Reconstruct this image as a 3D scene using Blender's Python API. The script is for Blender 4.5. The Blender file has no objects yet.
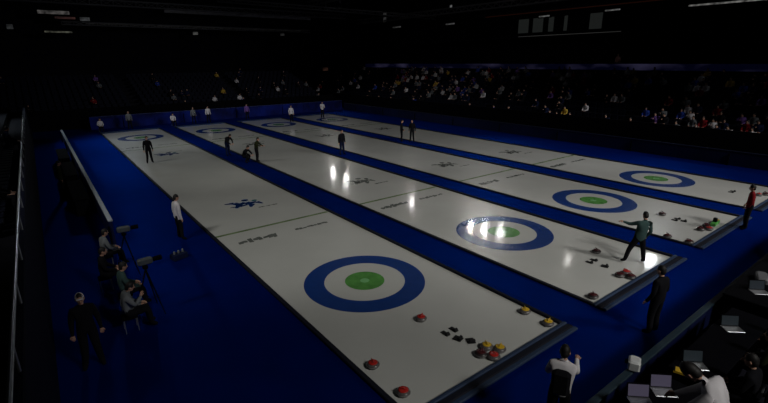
import bpy, math, random
from mathutils import Vector, Matrix
random.seed(7)
S = bpy.context.scene
COL = S.collection
PI = math.pi

# ------------------------------------------------------------------ camera
cd = bpy.data.cameras.new('camera'); cam = bpy.data.objects.new('camera', cd); COL.objects.link(cam)
yaw, pit, rol, FPX = 0.648, 0.303, -0.008, 450.991
F = Vector((math.sin(yaw)*math.cos(pit), math.cos(yaw)*math.cos(pit), -math.sin(pit)))
R = F.cross(Vector((0, 0, 1))).normalized(); U = R.cross(F)
R2 = R*math.cos(rol)+U*math.sin(rol); U2 = -R*math.sin(rol)+U*math.cos(rol)
m = Matrix.Identity(4)
for i in range(3):
    m[i][0] = R2[i]; m[i][1] = U2[i]; m[i][2] = -F[i]
m[0][3], m[1][3], m[2][3] = -6.987, -10.232, 6.378
cam.matrix_world = m
cd.sensor_width = 36; cd.lens = FPX/768*36; cd.clip_start = 0.1; cd.clip_end = 300
S.camera = cam
# ------------------------------------------------------------------ world, exposure
w = bpy.data.worlds.new('world'); S.world = w; w.use_nodes = True
w.node_tree.nodes['Background'].inputs[0].default_value = (.02, .03, .08, 1)
w.node_tree.nodes['Background'].inputs[1].default_value = 0.2
S.view_settings.view_transform = 'Standard'; S.view_settings.look = 'None'
S.view_settings.exposure = 0.0; S.view_settings.gamma = 1; S.view_settings.use_curve_mapping = False

# ------------------------------------------------------------------ hall lights
def spot(loc, tgt, power, ang=60, rad=.5, col=(1, .97, .92), blend=.6):
    l = bpy.data.lights.new('spot_beam', 'SPOT'); l.energy = power; l.spot_size = math.radians(ang)
    l.spot_blend = blend; l.shadow_soft_size = rad; l.color = col
    o = bpy.data.objects.new('spot_beam', l); COL.objects.link(o); o.location = loc
    d = Vector(tgt)-Vector(loc); o.rotation_euler = d.to_track_quat('-Z', 'Y').to_euler()
    return o
# (location, target, watts, cone, colour) : floods added out of view to light the ice, beside and behind the camera
ADDED_FLOODS = [
    ((2, -22, 16), (2, -3, 0), 7000, 50, (1, .98, .93)),
    ((-16, 2, 16), (3, 8, 0), 4000, 50, (1, .99, .93)),
    ((-16, 20, 16), (5, 22, 0), 4200, 50, (1, 1, .93)),
    ((-14, 34, 16), (8, 34, 0), 5200, 54, (.96, 1, .97)),
    ((14, -22, 16), (12, 0, 0), 9500, 56, (1, .97, .93)),
    ((24, -20, 16), (19, 6, 0), 9800, 56, (1, .97, .95)),
    ((28, -18, 16), (18, 26, 0), 10500, 44, (.97, .98, 1)),
]
for a in ADDED_FLOODS: spot(a[0], a[1], a[2], a[3], 1.5, a[4])
# far-side truss: lamps whose mirror images show on the second sheet (location, point on the ice, watts)
TRUSS = [((37.1, 64.5, 15), (6.2, 12, 0), 400), ((36.2, 58.4, 15), (5.9, 10.2, 0), 480), ((36.6, 40.2, 15), (6, 4.8, 0), 260), ((35.6, 27.2, 15), (5.7, .9, 0), 620),
         ((36.2, 25.4, 15), (5.9, .4, 0), 800), ((36.9, 23.4, 15), (6.1, -.2, 0), 420), ((36.1, 13.6, 15), (5.9, -3.1, 0), 110)]
for a in TRUSS: spot((a[0][0], a[0][1], a[0][2]-.35), a[1], a[2], 50, .3, (1, .98, .95))
spot((43, 8, 14.4), (9, -5, 0), 650, 40, .4, (.9, .95, 1))
spot((-14, 44, 15), (-4, 30, 0), 2600, 34, 1, (.7, .85, 1))  # added spot, brightens the far-left carpet
spot((2, 66, 16.5), (-4, 20, 0), 1500, 26, 1, (.8, .9, 1))  # added spot at the far end, also for the left carpet
# weak spots added to brighten the dark stands and the people there
spot((34, 0, 14), (33, 2, 2.5), 85, 100, .4, (.85, .9, 1))
spot((30, 28, 14), (34, 28, 2.5), 60, 130, .4, (.9, .9, 1))
spot((12, 50, 14), (14, 56, 2.5), 9, 120, .4, (.5, .5, 1))
spot((-7, 0, 12), (-7, 4, 1), 12, 110, .4, (.9, .95, 1))
spot((-2, -12, 11), (.3, -8.8, 1.9), 42, 26, .4, (.95, .97, 1))  # added spot on the media desk and white-shirted person
spot((33, 13, 9.5), (43, 14.6, 6.2), 60, 16, .2, (1, .9, .88))  # added narrow spot on the pink-clothed person at the ribbon
# faint spots added to bring out the roof trusses and upper tier
spot((12, 20, 13), (20, 66, 15), 700, 130, .4, (.9, .9, 1))
spot((26, 26, 12), (46, 44, 14), 330, 130, .4, (1, .9, .85))

# ------------------------------------------------------------------ materials
MC = {}
def mat(name, col, rough=.6, spec=.4, metal=0, noise=.12, scale=6, bump=0, emis=0, ecol=None, sheen=0, sheenr=.5):
    if name in MC: return MC[name]
    M = bpy.data.materials.new(name); M.use_nodes = True; n = M.node_tree.nodes; L = M.node_tree.links
    b = n['Principled BSDF']; b.inputs['Roughness'].default_value = rough
    b.inputs['Specular IOR Level'].default_value = spec; b.inputs['Metallic'].default_value = metal
    if sheen:
        b.inputs['Sheen Weight'].default_value = sheen; b.inputs['Sheen Roughness'].default_value = sheenr
        b.inputs['Sheen Tint'].default_value = (.1, .3, 1, 1)
    t = n.new('ShaderNodeTexCoord'); x = n.new('ShaderNodeTexNoise'); x.inputs['Scale'].default_value = scale
    x.inputs['Detail'].default_value = 4; L.new(t.outputs['Object'], x.inputs['Vector'])
    r = n.new('ShaderNodeValToRGB')
    r.color_ramp.elements[0].position = .3; r.color_ramp.elements[1].position = .7
    r.color_ramp.elements[0].color = (*[c*(1-noise) for c in col], 1)
    r.color_ramp.elements[1].color = (*[min(1, c*(1+noise)) for c in col], 1)
    L.new(x.outputs['Fac'], r.inputs[0]); L.new(r.outputs[0], b.inputs['Base Color'])
    if bump:
        bp = n.new('ShaderNodeBump'); bp.inputs['Strength'].default_value = bump; bp.inputs['Distance'].default_value = .01
        L.new(x.outputs['Fac'], bp.inputs['Height']); L.new(bp.outputs[0], b.inputs['Normal'])
    if emis:
        b.inputs['Emission Color'].default_value = (*(ecol or col), 1); b.inputs['Emission Strength'].default_value = emis
    MC[name] = M; return M

def under_ice(M):
    # pebbled ice: a broad scattering lobe under a thin smooth film
    n = M.node_tree.nodes; L = M.node_tree.links; b = n['Principled BSDF']
    b.inputs['IOR'].default_value = 1.31; b.inputs['Roughness'].default_value = .27
    b.inputs['Coat Weight'].default_value = .75; b.inputs['Coat Roughness'].default_value = .085; b.inputs['Coat IOR'].default_value = 1.31
    t = n['Texture Coordinate']; x = n.new('ShaderNodeTexNoise'); x.inputs['Scale'].default_value = 60
    L.new(t.outputs['Object'], x.inputs['Vector'])
    bp = n.new('ShaderNodeBump'); bp.inputs['Strength'].default_value = .05; bp.inputs['Distance'].default_value = .003
    L.new(x.outputs['Fac'], bp.inputs['Height']); L.new(bp.outputs[0], b.inputs['Normal']); L.new(bp.outputs[0], b.inputs['Coat Normal'])
    return M
ICE = under_ice(mat('ice', (.50, .505, .48), .2, .5, 0, .06, .35))
P_BLUE = under_ice(mat('ice_paint_blue', (.010, .040, .19), .12, .4, noise=.08, scale=3))
P_GREEN = under_ice(mat('ice_paint_green', (.085, .27, .06), .16, .4, noise=.25, scale=3))
P_LIME = under_ice(mat('ice_paint_lime', (.18, .45, .18), .16, .4, noise=.05, scale=3))
P_LINE = mat('ice_line_green', (.15, .21, .10), .16, .4, noise=.3, scale=2)
P_MARK = mat('ice_mark_grey', (.12, .13, .12), .2, .4, noise=.4, scale=2)
P_LOGO = mat('ice_mark_navy', (.008, .03, .13), .2, .4, noise=.3, scale=2)
P_TEAL = mat('ice_mark_teal', (.03, .14, .16), .2, .4, noise=.3, scale=2)
def carpet_mat(name, dcol, gcol, rough, fac):
    # deep blue needle felt: a matt pile with a blue-tinted satin lobe
    M = mat(name, dcol, .9, 0, noise=.2, scale=1.2); n = M.node_tree.nodes; L = M.node_tree.links; b = n['Principled BSDF']
    b.inputs['Specular IOR Level'].default_value = 0
    g = n.new('ShaderNodeBsdfGlossy'); g.inputs['Color'].default_value = (*gcol, 1); g.inputs['Roughness'].default_value = rough
    x = n.new('ShaderNodeMixShader'); x.inputs[0].default_value = fac
    L.new(b.outputs[0], x.inputs[1]); L.new(g.outputs[0], x.inputs[2]); L.new(x.outputs[0], n['Material Output'].inputs['Surface'])
    return M
CARPET = carpet_mat('blue_carpet', (.0002, .0032, .054), (.0, .13, 1), .5, .17)
WALK = carpet_mat('blue_walkway', (.0003, .006, .072), (.0, .13, 1), .5, .15)
FOAM = mat('black_foam', (.004, .005, .012), .7, .2)
TEALF = mat('teal_grey_foam', (.014, .03, .07), .6, .3)
BLACK = mat('black_paint', (.002, .002, .003), .9, .04)
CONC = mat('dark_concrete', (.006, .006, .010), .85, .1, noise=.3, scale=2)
SEATM = mat('dark_seat_plastic', (.003, .004, .012), .7, .1)
METAL = mat('grey_metal', (.35, .36, .38), .35, .5, metal=.8)
WHITEP = mat('white_panel', (.6, .62, .62), .4, .4)
BOARD = mat('blue_board', (.002, .008, .10), .7, .1, noise=.8, scale=.5)
BOARDD = mat('navy_board', (.002, .005, .035), .6, .2, noise=.3, scale=.6)
GRANITE = mat('stone_granite', (.10, .09, .09), .3, .5, noise=.6, scale=60)
GRAND = mat('dark_granite', (.03, .025, .025), .3, .5, noise=.6, scale=60)
REDH = mat('red_handle', (.45, .02, .015), .35, .5)
YELH = mat('yellow_handle', (.60, .38, .02), .35, .5)
GRNH = mat('green_plastic', (.10, .42, .08), .4, .5)
RUBBER = mat('black_rubber', (.004, .004, .005), .7, .3)
SKIN = mat('skin', (.42, .24, .17), .6, .3, noise=.05)
HAIR = mat('black_hair', (.006, .005, .005), .6, .3)
C_BLACK = mat('cloth_black', (.005, .005, .007), .9, .1)
C_NAVY = mat('cloth_navy', (.006, .010, .035), .9, .1)
C_DKGREEN = mat('cloth_dark_olive', (.018, .022, .008), .9, .1)
C_RED = mat('cloth_red', (.17, .008, .012), .9, .1)
C_WHITE = mat('cloth_white', (.55, .53, .55), .9, .1)
C_GREY = mat('cloth_grey', (.13, .14, .15), .9, .1)
C_TEAL = mat('cloth_teal', (.035, .065, .062), .9, .1)
C_PURPLE = mat('cloth_violet', (.16, .08, .30), .9, .1)
C_YEL = mat('cloth_yellow', (.40, .26, .04), .9, .1)
C_BLUE = mat('cloth_blue', (.02, .05, .30), .9, .1)

# ------------------------------------------------------------------ mesh helpers
class MB:
    def __init__(s): s.v = []; s.f = []; s.m = []; s.mats = []
    def mi(s, M):
        if M not in s.mats: s.mats.append(M)
        return s.mats.index(M)
    def add(s, vs, fs, M):
        o = len(s.v); s.v += [tuple(v) for v in vs]; k = s.mi(M)
        for f in fs: s.f.append([o+i for i in f]); s.m.append(k)
        return s
    def box(s, c, d, M, rot=0, bev=0, tilt=None):
        x, y, z = [q/2 for q in d]
        if bev:
            b = min(bev, x*.9, y*.9, z*.9)
            prof = [(x-b, y), (x, y-b), (x, -y+b), (x-b, -y), (-x+b, -y), (-x, -y+b), (-x, y-b), (-x+b, y)]
            pi = [(px*(x-b)/x if x else px, py*(y-b)/y) for px, py in prof]
            rings = [(pi, -z), (prof, -z+b), (prof, z-b), (pi, z)]
            vs = [Vector((px, py, zz)) for pr, zz in rings for px, py in pr]
            fs = [[r*8+i, r*8+8+i, r*8+8+(i+1) % 8, r*8+(i+1) % 8] for r in range(3) for i in range(8)]
            fs += [list(range(8)), list(range(31, 23, -1))]
        else:
            vs = [Vector((i*x, j*y, k*z)) for i in (-1, 1) for j in (-1, 1) for k in (-1, 1)]
            fs = [(0, 1, 3, 2), (4, 6, 7, 5), (0, 4, 5, 1), (2, 3, 7, 6), (0, 2, 6, 4), (1, 5, 7, 3)]
        mt = Matrix.Rotation(rot, 3, 'Z')
        if tilt: mt = mt @ Matrix.Rotation(tilt[0], 3, tilt[1])
        return s.add([mt @ v + Vector(c) for v in vs], fs, M)
    def lathe(s, c, prof, M, n=20):
        vs = []; fs = []
        for r, z in prof:
            for i in range(n):
                a = 2*PI*i/n; vs.append((c[0]+r*math.cos(a), c[1]+r*math.sin(a), c[2]+z))
        for k in range(len(prof)-1):
            for i in range(n): fs.append([k*n+i, k*n+(i+1) % n, (k+1)*n+(i+1) % n, (k+1)*n+i])
        fs.append(list(range(n-1, -1, -1))); fs.append([(len(prof)-1)*n+i for i in range(n)])
        return s.add(vs, fs, M)
    def tube(s, pts, rad, M, n=8):
        pts = [Vector(p) for p in pts]; rs = rad if isinstance(rad, (list, tuple)) else [rad]*len(pts)
        vs = []; fs = []
        for k, p in enumerate(pts):
            d = (pts[min(k+1, len(pts)-1)]-pts[max(k-1, 0)]).normalized()
            a = d.orthogonal().normalized() if k == 0 else (a-d*a.dot(d)).normalized()
            b = d.cross(a)
            for i in range(n):
                t = 2*PI*i/n; vs.append(p+(a*math.cos(t)+b*math.sin(t))*rs[k])
        for k in range(len(pts)-1):
            for i in range(n): fs.append([k*n+i, k*n+(i+1) % n, (k+1)*n+(i+1) % n, (k+1)*n+i])
        fs.append(list(range(n-1, -1, -1))); fs.append([(len(pts)-1)*n+i for i in range(n)])
        return s.add(vs, fs, M)
    def ell(s, c, r, M, n=12, m=8, zmin=-1.0, mt=None):
        vs = []; fs = []; c = Vector(c)
        t0 = math.asin(zmin) if zmin > -1 else -PI/2
        for k in range(m+1):
            t = t0+(PI/2-t0)*k/m
            for i in range(n):
                a = 2*PI*i/n
                v = Vector((r[0]*math.cos(t)*math.cos(a), r[1]*math.cos(t)*math.sin(a), r[2]*math.sin(t)))
                vs.append((mt @ v if mt else v)+c)
        for k in range(m):
            for i in range(n): fs.append([k*n+i, k*n+(i+1) % n, (k+1)*n+(i+1) % n, (k+1)*n+i])
        return s.add(vs, fs, M)
    def disc(s, c, r0, r1, M, n=64):
        vs = []
        for i in range(n):
            a = 2*PI*i/n; vs.append((c[0]+r1*math.cos(a), c[1]+r1*math.sin(a), c[2]))
        if r0 <= 0: return s.add(vs, [list(range(n))], M)
        for i in range(n):
            a = 2*PI*i/n; vs.append((c[0]+r0*math.cos(a), c[1]+r0*math.sin(a), c[2]))
        return s.add(vs, [[i, (i+1) % n, n+(i+1) % n, n+i] for i in range(n)], M)
    def quad(s, pts, M): return s.add(pts, [list(range(len(pts)))], M)
    def mesh(s, name, smooth=False):
        me = bpy.data.meshes.new(name); me.from_pydata(s.v, [], s.f)
        for M in s.mats: me.materials.append(M)
        me.polygons.foreach_set('material_index', s.m)
        if smooth: me.polygons.foreach_set('use_smooth', [True]*len(s.f))
        me.update(); return me
    def build(s, name, parent=None, smooth=False, loc=None):
        o = bpy.data.objects.new(name, s.mesh(name, smooth)); COL.objects.link(o)
        if parent: o.parent = parent
        if loc: o.location = loc
        return o
def tag(o, label, cat, group=None, kind=None):
    if label: o['label'] = label
    if cat: o['category'] = cat
    if group: o['group'] = group
    if kind: o['kind'] = kind
    return o
def empty(name, loc, rz=0):
    o = bpy.data.objects.new(name, None); COL.objects.link(o); o.location = loc; o.rotation_euler = (0, 0, rz)
    o.empty_display_size = .2; return o
def thing(name, label, cat, loc, rz=0, group=None): return tag(empty(name, loc, rz), label, cat, group)
def copy_tree(o, parent=None):
    c = o.copy(); COL.objects.link(c); c.parent = parent
    for ch in list(o.children): copy_tree(ch, c)
    return c
def struct(o): o['kind'] = 'structure'; return o

# ------------------------------------------------------------------ the hall
FZ = 0.0
struct(MB().box((11, 22.5, -.35), (84, 107, .3), CARPET).build('floor'))
struct(MB().box((11, 22.5, 19.15), (84, 107, .3), BLACK).build('ceiling'))
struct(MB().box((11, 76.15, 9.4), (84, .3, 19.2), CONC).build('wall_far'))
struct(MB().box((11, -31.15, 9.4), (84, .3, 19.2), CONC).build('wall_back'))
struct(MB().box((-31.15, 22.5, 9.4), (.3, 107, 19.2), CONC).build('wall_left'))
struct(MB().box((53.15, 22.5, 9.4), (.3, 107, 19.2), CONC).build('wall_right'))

# carpet deck around the four sheets, flush with the ice
PITCH, W, YN, YF, TEE = 6.581, 4.93, -5.0, 39.55, 34.75
deck = MB(); Z0, Z1 = -.2, 0.012
def slab(x0, x1, y0, y1, M=CARPET): deck.box(((x0+x1)/2, (y0+y1)/2, (Z0+Z1)/2), (x1-x0, y1-y0, Z1-Z0), M)
slab(-31, -W/2-.08, YN, YF); slab(3*PITCH+W/2+.08, 53, YN, YF)
slab(-31, 53, -31, YN); slab(-31, 53, YF, 76)
for i in range(3): slab(i*PITCH+W/2+.08, (i+1)*PITCH-W/2-.08, YN, YF, WALK)
struct(deck.build('floor'))

# ------------------------------------------------------------------ ice sheets
ORD = ['nearest the left barrier, with a bare green house in front', 'second from the left, with lamp glare on its near house',
       'third from the left, between two blue walkways', 'farthest, along the dark right-hand stand']
def strokes(mb, c, wid, hgt, M, seed, n=9, z=.0015):
    rr = random.Random(seed); x = c[0]-wid/2
    for k in range(n):
        w = wid/n; h = hgt*rr.uniform(.45, 1); sk = rr.uniform(-.1, .25)*hgt; yo = rr.uniform(-.12, .12)*hgt
        a, b = x+w*.05, x+w*rr.uniform(.75, 1.1)
        mb.quad([(a, c[1]-h/2+yo, z), (b, c[1]-h/2+yo*.3, z), (b+sk, c[1]+h/2+yo, z), (a+sk*.6, c[1]+h*.4+yo, z)], M)
        if rr.random() < .5: mb.disc((a+w*.4, c[1]+yo, z+.0003), 0, w*.55, M, 10)
        x += w
def logo(mb, c, M, M2, z=.0015):
    # brush-like figure: a leaning body of swooping blades and a round head
    x, y = c
    def blade(pts, wd):
        for i in range(len(pts)-1):
            (ax, ay), (bx, by) = pts[i], pts[i+1]; d = Vector((bx-ax, by-ay)).normalized(); nx, ny = -d.y, d.x
            wa, wb = wd[i], wd[i+1]
            mb.quad([(x+ax-nx*wa, y+ay-ny*wa, z+.0002*i), (x+bx-nx*wb, y+by-ny*wb, z+.0002*i), (x+bx+nx*wb, y+by+ny*wb, z+.0002*i), (x+ax+nx*wa, y+ay+ny*wa, z+.0002*i)], M)
    blade([(-.75, .55), (-.35, .45), (-.2, .1), (-.5, -.35)], [.05, .16, .17, .06])
    blade([(-.2, .1), (.15, .25), (.3, -.15), (.1, -.55)], [.12, .18, .16, .05])
    blade([(.3, .1), (.6, .05), (.75, -.35)], [.1, .15, .04])
    blade([(-.7, -.1), (-.3, -.2), (.1, -.1)], [.04, .1, .08])
    mb.disc((x+.25, y+.62, z), 0, .17, M, 16)
    mb.disc((x+.62, y+.35, z), 0, .13, M2, 16)
sheets = []
for i in range(4):
    t = thing('ice_sheet', 'white curling ice sheet, ' + ORD[i], 'ice sheet', (i*PITCH, 0, 0)); sheets.append(t)
    MB().box((0, (YN+YF)/2, -.1), (W+.1, YF-YN, .2), ICE).build('ice', t)
    for yc in (0, TEE):
        h = MB().disc((0, yc, .0015), 0, .14, P_LIME, 32).build('house_button', t)
        MB().disc((0, yc, .0015), 1.22, 1.83, P_BLUE, 96).build('house_outer_ring', t)
        MB().disc((0, yc, .0013), .14, .60, P_GREEN, 64).build('house_inner_ring', t)
    for s, y0 in ((1, 0), (-1, TEE)):
        yh = y0+s*6.4
        MB().box((0, yh, .001), (W-.02, .16, .002), P_LINE).build('hog_line', t)
        mk = MB(); strokes(mk, (-1.25, y0+s*5.25), 1.5, .42, P_MARK, 3+i, 8); mk.build('ice_mark', t)
        mk = MB(); strokes(mk, (1.05, y0+s*5.25), 1.5, .25, P_MARK, 11+i, 9); mk.build('ice_mark', t)
        mk = MB(); logo(mk, (-.05, y0+s*9.75), P_LOGO if i == 0 else P_MARK, P_TEAL if i == 0 else P_MARK); mk.build('ice_emblem', t)
        mk = MB(); strokes(mk, (.75, y0+s*8.9), .9, .12, P_MARK, 21+i, 8); mk.build('ice_mark', t)
# foam kerbs round each sheet (raised bumpers)
SIDE = ['left', 'right']
for i in range(4):
    for s in (-1, 1):
        k = MB().box((0, (YN+YF)/2, .035), (.13, YF-YN, .07), FOAM, bev=.02).build('foam_kerb', loc=(i*PITCH+s*(W/2+.075), 0, 0))
        tag(k, 'black foam kerb along the %s edge of the %s ice sheet' % (SIDE[s > 0], ['first', 'second', 'third', 'fourth'][i]), 'kerb', 'foam kerbs beside the ice')
    for ye, nm, sg in ((YN, 'near', -1), (YF, 'far', 1)):
        t = thing('end_board', 'low padded end board across the %s end of the %s ice sheet' % (nm, ['first', 'second', 'third', 'fourth'][i]), 'end board', (i*PITCH, ye, 0), 0, 'end boards of the ice sheets')
        MB().box((0, sg*.07, .05), (W+.3, .10, .075), TEALF, bev=.02).build('front_pad', t)
        MB().box((0, sg*.21, .045), (W+.3, .16, .065), FOAM, bev=.02).build('gutter_mat', t)
        MB().box((0, sg*.36, .05), (W+.3, .12, .075), TEALF, bev=.02).build('rear_pad', t)

# ------------------------------------------------------------------ hacks and stones
def hack(x, y, label):
    t = thing('hack', label, 'hack', (x, y, 0), 0, 'rubber hacks')
    for s in (-1, 1):
        mb = MB()
        mb.box((0, -.02, .012), (.13, .24, .02), RUBBER, bev=.008)
        mb.box((0, -.09, .045), (.12, .07, .06), RUBBER, bev=.015, tilt=(.5, 'X'))
        mb.build('foothold', t, loc=(s*.14, 0, 0))
for i in range(4):
    hack(i*PITCH+.08, -3.50, 'black rubber hack near the front end of the %s ice sheet' % ['first', 'second', 'third', 'fourth'][i])
# a second low pair behind the hack on the first sheets
def warm_pad(x, y, rz, label):
    t = thing('hack', label, 'hack', (x, y, 0), rz)
    MB().box((0, 0, .012), (.2, .22, .02), RUBBER, bev=.008).build('base_plate', t)
    MB().box((.02, -.05, .045), (.16, .07, .06), RUBBER, bev=.015, tilt=(.5, 'X')).build('foothold', t)
warm_pad(.03, -3.85, .3, 'black rubber block behind the hack on the nearest sheet, left one of two')
warm_pad(.20, -4.10, -.5, 'black rubber block behind the hack on the nearest sheet, right one of two')
warm_pad(PITCH+.05, -3.98, .3, 'black rubber block behind the hack on the sheet with lamp glare')
warm_pad(2*PITCH+.10, -3.80, .2, 'black rubber block behind the hack on the third sheet')

def stone_proto(hm, body=GRANITE):
    t = empty('curling_stone', (0, 0, 0))
    pr = [(.05, 0), (.09, .003), (.125, .018), (.14, .04), (.1455, .05), (.1455, .072), (.14, .084), (.122, .105), (.085, .113), (.03, .114)]
    MB().lathe((0, 0, 0), pr, body, 28).build('stone_body', t, True)
    MB().lathe((0, 0, .05), [(.1458, 0), (.1468, .006), (.1468, .016), (.1458, .022)], mat('striking_band', (.2, .19, .19), .5), 28).build('striking_band', t, True)
    hb = MB().lathe((0, 0, .112), [(.100, 0), (.104, .006), (.09, .012), (.04, .015)], hm, 24)
    hb.tube([(-.03, 0, .12), (-.035, 0, .145), (-.01, 0, .16), (.05, 0, .162), (.095, 0, .158)], [.016, .014, .013, .012, .009], hm, 8)
    hb.build('handle', t, True)
    return t
PR = {'red': stone_proto(REDH), 'yellow': stone_proto(YELH), 'dark': stone_proto(mat('dark_red_handle', (.06, .008, .01), .4), GRAND)}
used = set()
def stone(kind, x, y, rz, label):
    t = PR[kind]
    if kind in used: t = copy_tree(t)
    used.add(kind); t.location = (x, y, .001); t.rotation_euler = (0, 0, rz)
    return tag(t, label, 'curling stone', 'curling stones at the near ends of the sheets')
stone('red', -.12, -2.70, .4, 'red-handled curling stone standing alone between house and hack on nearest sheet')
stone('red', -2.18, -3.44, 1.4, 'red-handled curling stone at the left edge of the nearest sheet, farther of two')
stone('red', -2.2, -4.50, 2.4, 'red-handled curling stone in the near left corner of the nearest sheet')
stone('dark', -.03, -4.62, .2, 'dark stone at the left of the cluster by the end board of the nearest sheet')
stone('yellow', .28, -4.52, 1.2, 'yellow-handled stone at the back of the cluster by the nearest end board')
stone('red', .12, -4.86, 2.0, 'red-handled stone at the front of the cluster by the nearest end board')
stone('yellow', .45, -4.76, .3, 'yellow-handled stone at the right of the cluster by the nearest end board')
stone('yellow', 2.27, -4.12, .9, 'yellow-handled stone at the right edge of the nearest sheet, farther one')
stone('yellow', 2.25, -4.82, .1, 'yellow-handled stone in the near right corner of the nearest sheet')
stone('dark', 4.42, -4.80, .7, 'dark stone in the near left corner of the sheet with lamp glare')
stone('dark', 6.30, -4.62, .2, 'dark stone at the left of the trio by the second end board')
stone('red', 6.62, -4.66, 1.7, 'red-handled stone at the right of the trio by the second end board')
stone('dark', 6.45, -4.88, 2.7, 'dark stone at the front of the trio by the second end board')
stone('dark', 7.45, -3.25, 1.0, 'dark stone right of the hack on the sheet with lamp glare')
stone('dark', 13.4, -2.92, 1.0, 'dark stone standing just beyond the hack on the third sheet')
stone('dark', 10.85, -4.15, 1.0, 'dark stone at the left edge of the third sheet, farther of two')
stone('dark', 10.86, -4.86, 1.9, 'dark stone in the near left corner of the third sheet')
stone('dark', 12.62, -4.62, 1.3, 'dark stone at the left of the row by the third end board')
stone('red', 12.92, -4.80, .3, 'red-handled stone in the row by the third end board')
stone('dark', 13.2, -4.62, 2.3, 'dark stone behind the red-handled stone by the third end board')
stone('red', 20.02, -4.55, .4, 'red-handled stone near the end board of the farthest sheet, left of two')
stone('dark', 20.4, -4.72, 1.4, 'dark stone near the end board of the farthest sheet, right of two')
# green-yellow broom rest with dark top beside the stones of the third sheet
t = thing('broom_stand', 'yellow-green stand with dark top beside the stones on the third sheet', 'broom stand', (13.85, -4.70, 0), .1)
MB().box((0, 0, .06), (.7, .2, .12), GRNH, bev=.02).build('stand_base', t)
MB().box((-.05, 0, .2), (.12, .14, .17), RUBBER, bev=.02).build('holder', t)
MB().box((.22, 0, .135), (.2, .16, .03), YELH, bev=.01).build('tray', t)

# ------------------------------------------------------------------ people
def norm_pose(**kw):
    p = dict(pel=(0, 0, .95), sp=(0, 0, 1.14), ch=(0, .0, 1.34), nk=(0, .01, 1.50), hd=(0, .03, 1.64),
             shR=(.18, 0, 1.42), elR=(.24, -.02, 1.14), wrR=(.22, .10, .92), hnR=(.22, .15, .86),
             shL=(-.18, 0, 1.42), elL=(-.24, -.02, 1.14), wrL=(-.22, .10, .92), hnL=(-.22, .15, .86),
             hpR=(.09, 0, .90), knR=(.11, .03, .50), anR=(.12, -.01, .09), toR=(.14, .16, .035),
             hpL=(-.09, 0, .90), knL=(-.11, .03, .50), anL=(-.12, -.01, .09), toL=(-.14, .16, .035))
    p.update(kw); return p
BONES = [('pel', 'sp', 'top'), ('sp', 'ch', 'top'), ('ch', 'nk', 'top'), ('nk', 'hd', 'skin')]
for q in 'RL':
    BONES += [('ch', 'sh'+q, 'top'), ('sh'+q, 'el'+q, 'top'), ('el'+q, 'wr'+q, 'top'), ('wr'+q, 'hn'+q, 'skin'),
              ('pel', 'hp'+q, 'leg'), ('hp'+q, 'kn'+q, 'leg'), ('kn'+q, 'an'+q, 'leg'), ('an'+q, 'to'+q, 'shoe')]
RAD = dict(pel=(.165, .13), sp=(.16, .125), ch=(.175, .13), nk=(.055, .058), hd=(.05, .055), sh=(.08, .082), el=(.06, .06), wr=(.042, .038), hn=(.042, .02),
           hp=(.108, .112), kn=(.08, .082), an=(.062, .066), to=(.045, .035))
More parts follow.
